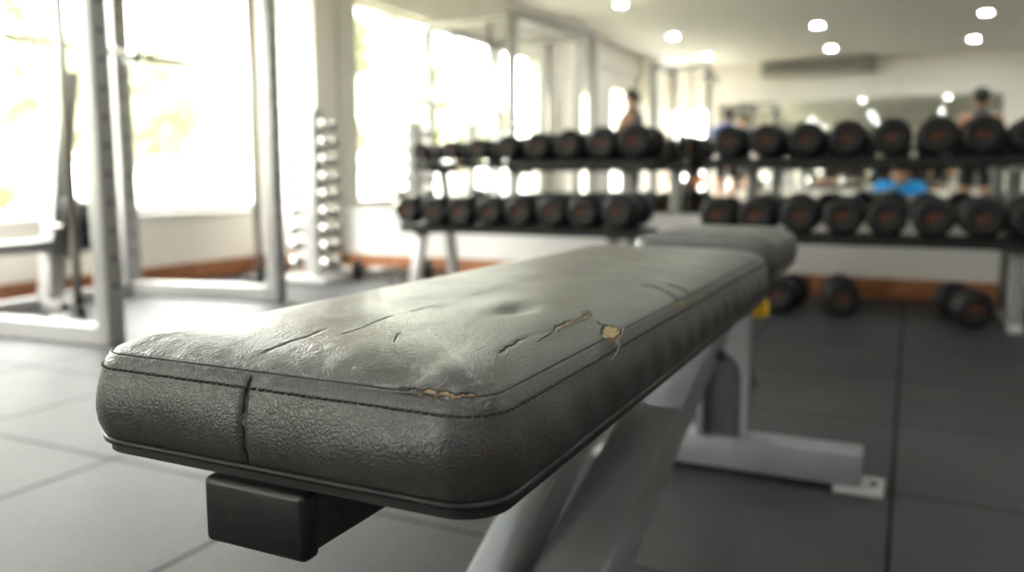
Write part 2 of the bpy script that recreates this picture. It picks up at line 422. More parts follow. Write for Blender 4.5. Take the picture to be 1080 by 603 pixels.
def rr_loop(hx, y0, y1, r, step):
    """rounded rectangle, ccw from front centre; returns list of (x, y, nx, ny)"""
    pts = []
    def line(a, b, n):
        L = (Vector(b)-Vector(a)).length; k = max(1, int(L/step))
        for i in range(k):
            t = i/k; pts.append((a[0]+(b[0]-a[0])*t, a[1]+(b[1]-a[1])*t, n[0], n[1]))
    def arc(cx, cy, a0):
        k = max(6, int(r*PI/2/step))
        for i in range(k):
            a = a0+PI/2*i/k; pts.append((cx+r*math.cos(a), cy+r*math.sin(a), math.cos(a), math.sin(a)))
    line((0, y0), (hx-r, y0), (0, -1)); arc(hx-r, y0+r, -PI/2)
    line((hx, y0+r), (hx, y1-r), (1, 0)); arc(hx-r, y1-r, 0)
    line((hx-r, y1), (-hx+r, y1), (0, 1)); arc(-hx+r, y1-r, PI/2)
    line((-hx, y1-r), (-hx, y0+r), (-1, 0)); arc(-hx+r, y0+r, PI)
    line((-hx+r, y0), (0, y0), (0, -1))
    return pts

def smooth(e0, e1, x):
    t = max(0., min(1., (x-e0)/(e1-e0))); return t*t*(3-2*t)

PAD = dict(hx=.139, y0=.3265, y1=1.166, r=.028, zb=.4455)
SIN = .007                       # seam inset from the widest line
ZSEAM = .0535                    # seam height above the pad's bottom
def seg_d(p, a, b):
    ax, ay = a; bx, by = b; vx, vy = bx-ax, by-ay
    t = max(0, min(1, ((p[0]-ax)*vx+(p[1]-ay)*vy)/(vx*vx+vy*vy+1e-12)))
    return math.hypot(p[0]-ax-vx*t, p[1]-ay-vy*t)
creases = [  # long shallow folds pressed in the vinyl (x, y in world) : polyline, depth, width
    ([(-.322, .350), (-.3182, .3692), (-.3157, .3804), (-.3185, .3999)], .0006, .0014),
    ([(-.300, .390), (-.3001, .4102), (-.3041, .4342), (-.3058, .4539)], .0004, .0012),
    ([(-.259, .386), (-.2676, .4031)], .0006, .0011),
    ([(-.1983, .3983), (-.2017, .4222), (-.2038, .4424), (-.1987, .4759), (-.1998, .5168), (-.2012, .5463)], .0006, .0016),
    ([(-.2071, .7068), (-.2009, .7127), (-.1904, .7056), (-.1806, .6994), (-.1695, .6851)], .0020, .0030),
    ([(-.1966, .7415), (-.1837, .7413), (-.1744, .7359)], .0014, .0028),
]
def fold_noise(x, y):
    # pulled folds running back from the front edge
    a = math.sin(x*210+math.sin(y*38)*1.6)*math.sin(x*93+1.3+y*20)
    b = math.sin(x*60+y*34)*math.sin(y*41-x*22)
    return a, b
def top_h(x, y, d, damaged=True):
    h = .0012*smooth(0, .002, d) + .0125*(1-math.exp(-max(0, d-.001)/.026))
    if damaged:
        a, b = fold_noise(x, y)
        h += a*.00030*math.exp(-max(0, y-.33)/.05)*smooth(.0, .01, d) + b*.00045*smooth(.01, .03, d)
        e = math.hypot((x+.246)/.0115, (y-.518)/.024); h -= .0040*math.exp(-e*e)
        e2 = math.hypot((x+.252)/.024, (y-.540)/.05); h += .0006*math.exp(-e2*e2)
        for pl, dep, w in creases:
            m_ = min(seg_d((x, y), p, q) for p, q in zip(pl, pl[1:]))
            if m_ < w*4: h -= dep*math.exp(-(m_/w)**2)
        # slack pillow near the right front corner
        e = math.hypot((x+.200)/.020, (y-.352)/.020); h += .0016*math.exp(-e*e)
        e = math.hypot((x+.222)/.012, (y-.345)/.03); h -= .0010*math.exp(-e*e)
    return h
def inset_d(x, y, P):
    lx = x-XC; hx = P['hx']-SIN; y0 = P['y0']+SIN; y1 = P['y1']-SIN; r = max(.01, P['r']-SIN)
    qx = abs(lx)-(hx-r); qy = abs(y-(y0+y1)/2)-((y1-y0)/2-r)
    return -(math.hypot(max(qx, 0), max(qy, 0))+min(max(qx, qy), 0)-r)
def make_pad(P, name, damaged, step, rings, label=None):
    loop = rr_loop(P['hx'], P['y0'], P['y1'], P['r'], step); n = len(loop)
    H = ZSEAM*P.get('t', 1)
    prof = [(-.006, 0), (-.001, .0015), (.0005, .005), (.0022, .011), (.0030, .018), (.0030, .025), (.0020, .032), (.0008, .037), (-.0002, .0400),
            (-.0006, .0425), (-.0012, .0438), (-.0020, .0449), (-.0024, .0462), (-.0034, .0482), (-.0050, .0500), (-.0058, .0518), (-.0068, .0522), (-SIN, .0518)]
    k = H/ZSEAM
    vs = []; fs = []
    for (o, z) in prof:
        for (x, y, nx, ny) in loop:
            oo = o; zz = z*k
            if damaged:
                mid = math.sin(PI*min(1, z/.04))
                oo += mid*(.0009*math.sin(x*55+y*47)+.0006*math.sin(y*121-x*37+z*90)) 
                if ny < -.9:   # vertical seam pulled in at the front
                    dx = x+.0096; oo -= (.0022*math.exp(-(dx/.0018)**2)+.0012*math.exp(-(dx/.010)**2))*smooth(.0, .006, z)*(1-smooth(.047, .052, z))
            # corners bulge a bit less low down
            vs.append((x+XC+nx*oo, y+ny*oo, P['zb']+zz))
    m = len(prof); w2 = P['hx']
    for i in range(m-1):
        for j in range(n): fs.append((i*n+j, i*n+(j+1) % n, (i+1)*n+(j+1) % n, (i+1)*n+j))
    last = (m-1)*n
    for t in range(1, rings+1):
        u = (t/rings); u = u**1.25
        for j, (x, y, nx, ny) in enumerate(loop):
            bx = x-nx*SIN; by = y-ny*SIN
            my = max(P['y0']+w2*1.0, min(P['y1']-w2*1.0, by)); mx_ = 0.0
            px = bx+(mx_-bx)*u*.995; py = by+(my-by)*u*.995
            X = px+XC; d = max(0, inset_d(X, py, P))
            vs.append((X, py, P['zb']+.0518*k+top_h(X, py, d, damaged)*P.get('crown', 1)))
    tot = m+rings
    for i in range(m-1, tot-1):
        for j in range(n): fs.append((i*n+j, i*n+(j+1) % n, (i+1)*n+(j+1) % n, (i+1)*n+j))
    # close the middle: a strip between mirrored points
    base = (tot-1)*n
    fs.append(tuple(base+j for j in range(n)))
    vs = [(a-OB.x, b-OB.y, c) for a, b, c in vs]
    me = bpy.data.meshes.new(name); me.from_pydata(vs, [], fs); me.update()
    for p in me.polygons: p.use_smooth = True
    me.materials.append(LEATHER)
    o = bpy.data.objects.new(name, me); C.objects.link(o); o.parent = bench
    if label: o['label'] = label
    return o, loop
def zt(x, y, P=PAD): return P['zb']+.0518*P.get('t', 1)+top_h(x, y, max(0, inset_d(x, y, P)), P is PAD)*P.get('crown', 1)
def L3(x, y, z): return (x-OB.x, y-OB.y, z)

back, loop = make_pad(PAD, 'back_pad', True, .0016, 72, 'long grey vinyl pad with cracks and torn seams')
# piping, board, stitches
def ring_tube(P, off, z, r, name, m, parent, step=.006, n=8):
    lp = rr_loop(P['hx'], P['y0'], P['y1'], P['r'], step); bm = bmesh.new(); rings = []
    for (x, y, nx, ny) in lp:
        c = Vector(L3(x+XC+nx*off, y+ny*off, z)); nn = Vector((nx, ny, 0))
        rings.append([bm.verts.new(c+r*(math.cos(2*PI*k/n)*nn+math.sin(2*PI*k/n)*Vector((0, 0, 1)))) for k in range(n)])
    for i in range(len(rings)):
        a, b = rings[i], rings[(i+1) % len(rings)]
        for k in range(n): bm.faces.new((a[k], b[k], b[(k+1) % n], a[(k+1) % n]))
    mb = MB(); mb.bm.free(); mb.bm = bm
    return mb.build(name, m, parent, smooth=True)
def board(P, z0, z1, off, name, parent):
    lp = rr_loop(P['hx'], P['y0'], P['y1'], P['r'], .006); mb = MB()
    lo = [mb.bm.verts.new(L3(x+XC+nx*off, y+ny*off, z0)) for x, y, nx, ny in lp]; hi = [mb.bm.verts.new(L3(x+XC+nx*off, y+ny*off, z1)) for x, y, nx, ny in lp]
    n = len(lp)
    for j in range(n): mb.bm.faces.new((lo[j], lo[(j+1) % n], hi[(j+1) % n], hi[j]))
    mb.bm.faces.new(lo[::-1]); mb.bm.faces.new(hi)
    return mb.build(name, BOARD, parent)
ring_tube(PAD, -.0012, PAD['zb']+.0002, .0021, 'piping', PIPING, back)
board(PAD, PAD['zb']-.0075, PAD['zb'], -.0035, 'backing_board', back)
def stitches(P, parent):
    lp = rr_loop(P['hx'], P['y0'], P['y1'], P['r'], .0006); k = P.get('t', 1)
    mb = MB(); acc = 0; L = len(lp); pos = []
    for i in range(L):
        acc += math.hypot(lp[i][0]-lp[i-1][0], lp[i][1]-lp[i-1][1]) if i else 0
        pos.append(acc)
    pitch = .0046; i = 0; s = 0.
    def pt(i, off, z): x, y, nx, ny = lp[i % L]; return Vector(L3(x+XC+nx*off, y+ny*off, z))
    while s < acc-.004:
        a = next(j for j in range(i, L) if pos[j] >= s); b = next((j for j in range(a, L) if pos[j] >= s+.0029), L-1)
        z = P['zb']+.0444*k
        mb.tube([pt(a, -.0024, z), pt(a, -.0012, z), pt((a+b)//2, -.0009, z), pt(b, -.0012, z), pt(b, -.0024, z)], .0007, 5)
        i = a; s += pitch
    mb.build('stitching', SEAMM, parent, smooth=True)
    # thin top seam
    mb = MB(); bm = mb.bm; rings = []; n = 5
    for (x, y, nx, ny) in lp[::3]:
        c = Vector(L3(x+XC-nx*SIN*.98, y-ny*SIN*.98, P['zb']+.0522*k)); nn = Vector((nx, ny, 0))
        rings.append([bm.verts.new(c+.0007*(math.cos(2*PI*q/n)*nn+math.sin(2*PI*q/n)*Vector((0, 0, 1)))) for q in range(n)])
    for i in range(len(rings)):
        a, b = rings[i], rings[(i+1) % len(rings)]
        for q in range(n): bm.faces.new((a[q], b[q], b[(q+1) % n], a[(q+1) % n]))
    mb.build('top_seam', SEAMM, parent, smooth=True)
stitches(PAD, back)
# vertical seam on the front face
vsx = XC-.0096
mb = MB(); pts = []
for (o, z) in [(-.0012, .001), (.0000, .006), (.0010, .012), (.0012, .020), (.0010, .028), (.0002, .036), (-.0018, .042), (-.0040, .0465), (-.0062, .0505)]:
    pts.append(L3(vsx+.0006*math.sin(z*400)-.0014*math.sin(z*60), PAD['y0']-o+.0008, PAD['zb']+z))
mb.tube(pts, .0005, 6); mb.build('front_seam', SEAMM, back, smooth=True)

# damage: each crack a thin dark ragged gap lying in the surface, foam where the vinyl has gone
def ragged(pl, w, name, m, lift=.0003, jag=.35, taper=True, sub=5):
    pts = []
    for (a, b) in zip(pl, pl[1:]):
        for k in range(sub): t = k/sub; pts.append((a[0]+(b[0]-a[0])*t, a[1]+(b[1]-a[1])*t))
    pts.append(pl[-1]); n = len(pts); L_ = []; R_ = []
    for i, p in enumerate(pts):
        q = pts[min(i+1, n-1)]; o = pts[max(i-1, 0)]; d = Vector((q[0]-o[0], q[1]-o[1])).normalized(); nn = Vector((-d.y, d.x))
        ww = w*(math.sin(PI*(i+.3)/(n-.4))**.6 if taper else 1); j = rnd.uniform(-jag, jag)*w
        L_.append((p[0]+nn.x*(ww/2+j+rnd.uniform(0, jag)*w), p[1]+nn.y*(ww/2+j))); R_.append((p[0]-nn.x*(ww/2-j), p[1]-nn.y*(ww/2-j+rnd.uniform(0, jag)*w)))
    mb = MB()
    lv = [mb.bm.verts.new(L3(x, y, zt(x, y)+lift)) for x, y in L_]; rv = [mb.bm.verts.new(L3(x, y, zt(x, y)+lift)) for x, y in R_]
    lb = [mb.bm.verts.new(L3(x, y, zt(x, y)-.002)) for x, y in L_]; rb = [mb.bm.verts.new(L3(x, y, zt(x, y)-.002)) for x, y in R_]
    for i in range(n-1):
        mb.bm.faces.new((lv[i], rv[i], rv[i+1], lv[i+1])); mb.bm.faces.new((lv[i], lv[i+1], lb[i+1], lb[i])); mb.bm.faces.new((rv[i], rb[i], rb[i+1], rv[i+1]))
    mb.bm.faces.new((lv[0], lb[0], rb[0], rv[0])); mb.bm.faces.new((lv[-1], rv[-1], rb[-1], lb[-1]))
    return mb.build(name, m, back)
def lip(pl, off, h, name='torn_edge', m=EDGEM, r=.0005):
    """curled-up edge of the tear: a thin wavy rim"""
    pts = []
    for (a, b) in zip(pl, pl[1:]):
        for k in range(4):
            t = k/4; x = a[0]+(b[0]-a[0])*t+off[0]+rnd.uniform(-.0005, .0005); y = a[1]+(b[1]-a[1])*t+off[1]+rnd.uniform(-.0006, .0006)
            pts.append(L3(x, y, zt(x, y)+h+rnd.uniform(0, .0004)))
    rs = [r*rnd.uniform(.5, 1.3) for _ in pts]; return MB().tube(pts, rs, 6).build(name, m, back, smooth=True)
c1 = [(-.1983, .3960), (-.2000, .4060), (-.2012, .4130), (-.2014, .4222), (-.2039, .4330), (-.2032, .4460)]
c2 = [(-.1987, .4759), (-.2012, .4860), (-.2004, .4960), (-.2018, .5040), (-.1998, .5168), (-.1998, .5275), (-.2018, .5480)]
ragged(c1, .0011, 'crack', CRACKM); ragged([(-.1943, .4405), (-.1955, .4546), (-.1968, .4675), (-.1985, .4760)], .0007, 'crack', CRACKM)
ragged([(x+.0016, y-.001) for x, y in c2], .0036, 'exposed_foam', FOAM, .0001)
ragged(c2, .0015, 'crack', CRACKM, .0005); lip([(x+.0034, y-.001) for x, y in c2], (0, 0), .0004)
hole = [(-.1773, .5062), (-.1812, .5200), (-.1822, .5300), (-.1765, .5350), (-.1722, .5290), (-.1702, .5090), (-.1741, .5010)]
mb = MB(); top = [mb.bm.verts.new(L3(x, y, zt(x, y)+.0005)) for x, y in hole]; bot = [mb.bm.verts.new(L3(x, y, zt(x, y)-.003)) for x, y in hole]
cx = sum(p[0] for p in hole)/7; cy = sum(p[1] for p in hole)/7; cv = mb.bm.verts.new(L3(cx, cy, zt(cx, cy)+.0009))
for i in range(7): mb.bm.faces.new((top[i], top[(i+1) % 7], cv)); mb.bm.faces.new((top[i], bot[i], bot[(i+1) % 7], top[(i+1) % 7]))
mb.build('exposed_foam', FOAM, back)
ragged([hole[0], hole[1], hole[2], hole[3], hole[4]], .0018, 'crack', CRACKM, .0006, taper=False)
lip([hole[0], hole[6], hole[5]], (0, 0), .0003)
ragged([(-.1895, .5310), (-.1860, .5265), (-.1822, .5290)], .0012, 'crack', CRACKM)
far1 = [(-.2071, .7068), (-.2009, .7127), (-.1904, .7056), (-.1806, .6994), (-.1715, .6880)]
ragged(far1, .0016, 'crack', CRACKM); ragged([(-.1966, .7415), (-.1936, .7437), (-.1837, .7413), (-.1750, .7365)], .0013, 'crack', CRACKM)
ragged([(-.1725, .6900), (-.1690, .6865)], .0034, 'exposed_foam', FOAM, .0006, taper=False); ragged([(-.1755, .7370), (-.1715, .7350)], .0030, 'exposed_foam', FOAM, .0006, taper=False)
ragged([(-.3194, .3592), (-.3182, .3692), (-.3157, .3804), (-.3185, .3950)], .0006, 'crack', CRACKM)
ragged([(-.3002, .3932), (-.3001, .4102), (-.3041, .4342), (-.3058, .4500)], .0006, 'crack', CRACKM)
ragged([(-.2597, .3863), (-.2640, .395), (-.2676, .4031)], .0005, 'crack', CRACKM)
# tear along the front top seam
def seam_pt(x, off=0.):
    y0 = PAD['y0']+SIN; r = PAD['r']-SIN; lx = x-XC; k = max(0, abs(lx)-(PAD['hx']-SIN-r)); k = min(k, r)
    return (x, y0+r-math.sqrt(max(0, r*r-k*k))+off)
ft = [seam_pt(-.224+.0048*i, .0004*((-1)**i)) for i in range(10)]
ragged(ft, .0019, 'exposed_foam', FOAM, .0003); ragged([(x, y+.0012) for x, y in ft], .0009, 'crack', CRACKM, .0005)
lip([(x, y-.0016) for x, y in ft[:7]], (0, 0), .0003); lip([(-.2240, .3345), (-.2200, .3360), (-.2150, .3348)], (0, 0), .0006, r=.0008)
def thread(pts, r=.00030):
    MB().tube([L3(x, y, z) for x, y, z in pts], r, 5).build('loose_thread', THREAD, back, smooth=True)
Z = lambda x, y, h: (x, y, zt(x, y)+h)
thread([Z(-.1985, .4090, .0005), Z(-.1960, .4040, .0016), Z(-.1940, .3990, .0010), Z(-.1925, .3930, .0006)], .0005)
thread([Z(-.1745, .5230, .0010), Z(-.1715, .5290, .0030), Z(-.1690, .5270, .0040), (-.1680, .5190, .4975), (-.1690, .5100, .4960), (-.1730, .5060, .4985)], .0004)
thread([(-.1686, .5150, .4965), (-.1650, .5060, .4930), (-.1640, .4960, .4895), (-.1650, .4890, .4870)], .0004)
thread([(-.1690, .5110, .4965), (-.1668, .5060, .4945), (-.1670, .5010, .4930)], .0003)
thread([Z(-.2180, .3345, .0004), Z(-.2165, .3385, .0018), Z(-.2160, .3440, .0010)], .00035); thread([Z(-.2010, .3340, .0006), Z(-.1985, .3385, .0020), Z(-.1990, .3430, .0010)], .0003)
thread([Z(-.2005, .5290, .0005), Z(-.2030, .5360, .0024), Z(-.2010, .5440, .0030), Z(-.1995, .5480, .0014)], .0005)

# seat pad (far), under it a second step of upholstery
SEAT = dict(hx=.119, y0=1.34, y1=1.66, r=.040, zb=.4490, t=1.02, crown=1.1)
seat, _ = make_pad(SEAT, 'seat_pad', False, .004, 30, 'short grey vinyl seat pad beyond the long one')
ring_tube(SEAT, -.0012, SEAT['zb'], .0025, 'piping', PIPING, seat); board(SEAT, SEAT['zb']-.010, SEAT['zb'], -.006, 'backing_board', seat)
# centre rail under the back pad with black end cap
bx = -.3095
mb = MB().box(bx-.0335-OB.x, bx+.0335-OB.x, .333-OB.y, 1.10-OB.y, .4020, .4380, .004, 2)
rail = mb.build('rail', BEAMK, bench, autos=40)
cap = MB().box(bx-.0355-OB.x, bx+.0355-OB.x, .3225-OB.y, .336-OB.y, .4000, .4380, .0042, 4)
cap.build('end_cap', CAPM, rail, autos=50)
# mounting plates under pads
MB().box(bx-.06-OB.x, bx+.06-OB.x, .98-OB.y, 1.10-OB.y, .4260, .4385).box(bx-.06-OB.x, bx+.06-OB.x, 1.42-OB.y, 1.58-OB.y, .4150, .4392).build('mounting_plate', SILVERL, bench)
# main diagonal beam (leg 2), support strut (leg 1)
def lerp(a, b, t): return tuple(a[i]+(b[i]-a[i])*t for i in range(3))
d = Vector((0, 1.44-.771, .327*(1.44-.771))).normalized(); up = Vector((0, -d.z, d.y))
top0 = Vector((-.300, .771, .199))          # on the upper face line
hh = .058
def on_main(Y, below): p = top0 + d*((Y-.771)/d.y); return p - up*below
main = MB().beam(Vector(on_main(.20, hh/2))-OB, Vector(on_main(1.46, hh/2))-OB, .078, hh, .005)
main.build('leg', SILVER, bench, autos=40)['label'] = 'broad silver diagonal main beam'
e = Vector((0, .148, .074)).normalized(); u2 = Vector((0, -e.z, e.y)); q0 = Vector((-.3735, .727, .201))
a = q0 + e*((.36-.727)/e.y) - u2*.028; b = q0 + e*((1.12-.727)/e.y) - u2*.028
MB().beam(a-OB, b-OB, .046, .056, .004).build('leg', SILVER, bench, autos=40)['label'] = 'narrower silver strut beside the main beam'
# pivot ears tying strut to pad rail
MB().box(-.404-OB.x, -.398-OB.x, 1.02-OB.y, 1.13-OB.y, .33, .4255).box(-.3495-OB.x, -.349-OB.x, 1.02-OB.y, 1.13-OB.y, .33, .4255).build('pivot_bracket', SILVERD, bench)
# front foot (under the camera side)
ff = MB().box(-.52-OB.x, -.08-OB.x, .19-OB.y, .25-OB.y, .012, .075, .004)
ff.build('front_foot', SILVER, bench, autos=40)
mb = MB()
for s in (-1, 1): mb.box(XC+s*.255-.045-OB.x, XC+s*.255+.045-OB.x, .185-OB.y, .255-OB.y, 0, .012, .003)
mb.build('foot_pad', SILVERL, bench)
# rear foot beam
ZF0, ZF1 = .012, .078
rf = MB().box(-.545-OB.x, -.055-OB.x, 1.665-OB.y, 1.735-OB.y, ZF0, ZF1, .004)
rear = rf.build('rear_foot', SILVER, bench, autos=40)
for s in (-1, 1):
    mb = MB(); cx_ = XC+s*.247
    mb.box(cx_-.045-OB.x, cx_+.045-OB.x, 1.655-OB.y, 1.745-OB.y, 0, .012, .003)
    mb.box(cx_-.044-OB.x, cx_+.044-OB.x, 1.659-OB.y, 1.741-OB.y, .0, .030, .004) if False else None
    mb.build('foot_plate', SILVERL, rear)
    MB().lathe([(0, .008), (.004, .008), (.005, .004)], L3(cx_+s*.027, 1.70, .012), 'Z', 10).build('bolt', HOLE, rear)
# upright: arched gusset plate + recessed panel, behind the main beam's upper end
def arch_plate():
    mb = MB(); bm = mb.bm; n = 20
    xl, xr, z0, z1 = -.370, -.270, .078, .412
    il, ir, zc_ = -.360, -.282, .205
    xs = [xl, il] + [(il+ir)/2-(ir-il)/2*math.cos(PI*k/n) for k in range(1, n)] + [ir, xr]
    lo = [z0, None] + [zc_+.052*math.sin(PI*k/n) for k in range(1, n)] + [None, z0]
    def strip(xa, xb, la, lb):
        F = [[bm.verts.new(L3(x, y, z)) for x, z in ((xa, la), (xb, lb), (xb, z1), (xa, z1))] for y in (1.645, 1.672)]
        bm.faces.new(F[0]); bm.faces.new(F[1][::-1])
        for k in range(4): bm.faces.new((F[0][k], F[1][k], F[1][(k+1) % 4], F[0][(k+1) % 4]))
    strip(xl, il, z0, z0); strip(ir, xr, z0, z0)
    for k in range(1, n+1):
        strip(xs[k], xs[k+1], zc_+.052*math.sin(PI*(k-1)/n), zc_+.052*math.sin(PI*k/n))
    bmesh.ops.remove_doubles(bm, verts=bm.verts, dist=1e-5)
    return mb.build('arched_upright', SILVER, bench)
arch_plate()
MB().box(-.362-OB.x, -.278-OB.x, 1.675-OB.y, 1.727-OB.y, .078, .41, .004).build('upright_post', SILVERD, bench, autos=40)
# head of the frame carrying the seat
MB().box(-.36-OB.x, -.268-OB.x, 1.36-OB.y, 1.70-OB.y, .3550, .4155, .008).build('seat_carrier', SILVER, bench, autos=40)
pin = MB().lathe([(0, .007), (.022, .007), (.024, .0165), (.030, .019), (.046, .0175), (.050, .012), (.051, .001)], L3(-.268, 1.52, .372), 'X', 20)
pin.build('pull_pin', YELLOW, bench, autos=40)
bo = MB().lathe([(0, .016), (.006, .016), (.007, .010), (.014, .010), (.016, .006)], L3(-.277, 1.70, .190), 'X', 16); bo.build('pivot_bolt', CHROME, bench, autos=40)
MB().box(-.279-OB.x, -.271-OB.x, 1.685-OB.y, 1.715-OB.y, .165, .225, .003).build('lock_plate', PIPING, bench)
MB().lathe([(0, .009), (.01, .009), (.011, .006)], L3(-.256, 1.28, .33), 'X', 12).build('bolt', PIPING, bench)

# ------------------------------------------------------------------ dumbbells
def dumbbell_proto(kind):
    r = 1.0
    root = empty('dumbbell', (0, 0, -50))
    hn = {'round': 36, 'hex': 6, 'chrome': 28}[kind]
    head, face, hand = (RUBBER, RUBBER2, CHROME2) if kind != 'chrome' else (CHROME, CHROME2, CHROME2)
    kids = []
    Lh = 2.05                                     # half length in head radii
    h = MB().tube([(0, -1.0, 0), (0, -.6, 0), (0, 0, 0), (0, .6, 0), (0, 1.0, 0)], [.17, .20, .235, .20, .17], 14).build('handle', hand, root, smooth=True)
    kids.append((h, []))
    for s in (-1, 1):
        pr = [(.80, .62), (.86, .88), (.97, 1.0), (1.75, 1.0), (1.93, .93), (2.03, .80), (2.05, .76)] if kind != 'chrome' else \
             [(.80, .45), (.88, .85), (1.05, 1.0), (1.45, 1.0), (1.72, .80), (1.86, .45), (1.9, .2)]
        hd = MB().lathe([(s*t, q) for t, q in pr], (0, 0, 0), 'Y', hn).build('head', head, root, autos=35 if kind != 'hex' else 25)
        subs = []
        if kind != 'chrome':
            pl = MB().lathe([(s*2.045, .70), (s*2.075, .68), (s*2.08, .60), (s*2.06, .55)], (0, 0, 0), 'Y', 28).build('end_plate', face, hd, autos=35)
            mk = MB()
            mk.box(-.26, -.19, s*2.062, s*2.08, -.15, .15).box(-.12, .04, s*2.062, s*2.08, .09, .15).box(-.12, .04, s*2.062, s*2.08, -.15, -.09).box(-.12, -.06, s*2.062, s*2.08, -.15, .15).box(-.02, .04, s*2.062, s*2.08, -.15, .02); mk.box(.16, .22, s*2.062, s*2.08, -.12, .12).box(.22, .30, s*2.062, s*2.08, -.03, .03)
            m_ = mk.build('weight_mark', ORANGE, hd); subs = [pl, m_]
        kids.append((hd, subs))
    return root, kids
PR = {k: dumbbell_proto(k) for k in ('round', 'hex', 'chrome')}
used = set()
def place_db(kind, loc, r, rot, label, group):
    root, kids = PR[kind]
    if kind in used: root = copy_thing(root, kids)
    used.add(kind)
    if kind == 'hex': r *= 1.10
    root.location = loc; root.scale = (r, r, r); root.rotation_euler = rot
    tag(root, label, 'dumbbell', group); return root
ordn = ['first', 'second', 'third', 'fourth', 'fifth', 'sixth', 'seventh', 'eighth', 'ninth', 'tenth']
def row(xs, rs, yface, shelf_z, kind, rackname, grp, tilt=.06):
    for i, (x, r) in enumerate(zip(xs, rs)):
        k = kind if isinstance(kind, str) else kind[i]
        place_db(k, (x, yface+2.05*r, shelf_z+r*1.0+.002+ .0), r, (rnd.uniform(-.0, .0), rnd.uniform(-.5, .5) if k == 'round' else 0, rnd.uniform(-.03, .03)),
                 '%s black dumbbell, %s from the window end %s' % ('hexagonal' if k == 'hex' else 'round-headed', ordn[i], rackname), grp)
ZL, ZT = .366, .698      # shelf top heights: lower, upper
row([-2.387, -2.225, -2.068, -1.905, -1.743, -1.570, -1.405, -1.226], [.076, .076, .077, .077, .079, .080, .081, .086], 3.70, ZL, ['hex', 'hex', 'hex']+['round']*5,
    'on the lower shelf of the left rack', 'dumbbells on the lower shelf of the left rack')
row([-2.40, -2.215, -2.047, -1.882, -1.718, -1.548, -1.37, -1.203], [.050, .055, .060, .066, .071, .076, .080, .085], 3.86, ZT, ['hex']*3+['round']*5,
    'on the upper shelf of the left rack', 'dumbbells on the upper shelf of the left rack')
row([-.772, -.600, -.424, -.249, -.080, .091, .262, .435, .61], [.080, .081, .082, .083, .083, .084, .084, .085, .086], 3.70, ZL, 'round',
    'on the lower shelf of the right rack', 'dumbbells on the lower shelf of the right rack')
row([-.761, -.591, -.423, -.258, -.084, .089, .255, .425, .60], [.075, .076, .078, .080, .081, .082, .083, .078, .080], 3.86, ZT, 'round',
    'on the upper shelf of the right rack', 'dumbbells on the upper shelf of the right rack')
for x, y, r, rz, lab in ((-.500, 3.98, .079, -.12, 'black dumbbell on the floor behind the seat pad of the bench'), (-.265, 4.02, .080, .12, 'black dumbbell on the floor against the brown baseboard'),
                         (.225, 3.90, .080, .26, 'black dumbbell alone on the floor near the rack leg')):
    place_db('round', (x, y+.04, r+.001), r, (0, .3, rz), lab, 'dumbbells on the floor')

# ------------------------------------------------------------------ racks
def rack(xa, xb, posts, lab, slant):
    root = empty('dumbbell_rack', ((xa+xb)/2, 3.95, 0)); O = Vector(((xa+xb)/2, 3.95, 0)); tag(root, lab, 'dumbbell rack', 'two tier dumbbell racks')
    def l(x, y, z): return (x-O.x, y-O.y, z)
    for (ya, yb, z, nm) in ((3.74, 4.02, ZL, 'lower_shelf'), (3.90, 4.17, ZT, 'upper_shelf')):
        mb = MB()
        mb.box(xa-O.x, xb-O.x, ya-O.y, ya+.05-O.y, z-.030, z, .004).box(xa-O.x, xb-O.x, yb-.05-O.y, yb-O.y, z-.030, z, .004)
        mb.box(xa-O.x, xb-O.x, ya-.004-O.y, ya+.004-O.y, z-.040, z-.002).box(xa-O.x, xb-O.x, ya+.05-O.y, yb-.05-O.y, z-.030, z-.024)
        mb.build(nm, SHELF, root)
    for p in posts:
        mb = MB()
        mb.beam(l(p, 4.22, .03), l(p, 4.10 if slant else 4.20, ZT-.035), .055, .05, .004)
        mb.beam(l(p, 3.79 if slant else 3.82, .03), l(p, 3.87 if slant else 3.84, ZL-.032), .058, .045, .004)
        mb.build('side_frame', RACKW if slant else RACKP, root, autos=40)
        mb = MB().beam(l(p, 3.74, .015), l(p, 4.27, .015), .05, .03, .004); mb.build('foot', RACKW, root)
        mb = MB().box(p-.02-O.x, p+.02-O.x, 3.82-O.y, 4.20-O.y, ZL-.062, ZL-.031).build('shelf_arm', RACKP, root)
        mb = MB().box(p-.02-O.x, p+.02-O.x, 3.92-O.y, 4.22-O.y, ZT-.062, ZT-.031); mb.build('shelf_arm', RACKP, root)
    return root
rack(-2.46, -1.12, [-2.40, -1.30], 'two tier dumbbell rack nearest the windows with slanted legs', True)
rack(-.88, 1.62, [-.70, .405, 1.42], 'two tier dumbbell rack on the right with straight legs', False)
# ------------------------------------------------------------------ dumbbell tower
TX, TY = -3.26, 4.02
tw = empty('dumbbell_tower', (TX, TY, 0)); tag(tw, 'upright tower stand of chrome dumbbells beside the corner pillar', 'dumbbell stand')
MB().box(-.05, .05, -.045, .045, .02, 1.02, .006).build('column', RACKW, tw, autos=40)
MB().box(-.20, .20, -.17, .13, 0, .022, .006).build('base', RACKW, tw, autos=40)
for k in range(9):
    z = .085+k*.104
    for s in (-1, 1):
        MB().box(min(s*.05, s*.150), max(s*.05, s*.150), -.015, .015, z-.012, z-.003).box(min(s*.135, s*.150), max(s*.135, s*.150), -.015, .015, z-.012, z).build('cradle', SHELF, tw)
        r = .032+.0010*(8-k)
        place_db('chrome', (TX+s*.120, TY-.0, z+.001+r*.235), r, (0, 0, 0),
                 'chrome dumbbell on the %s tier up, %s side of the tower' % (ordn[k], 'window' if s < 0 else 'rack'), 'chrome dumbbells on the tower')
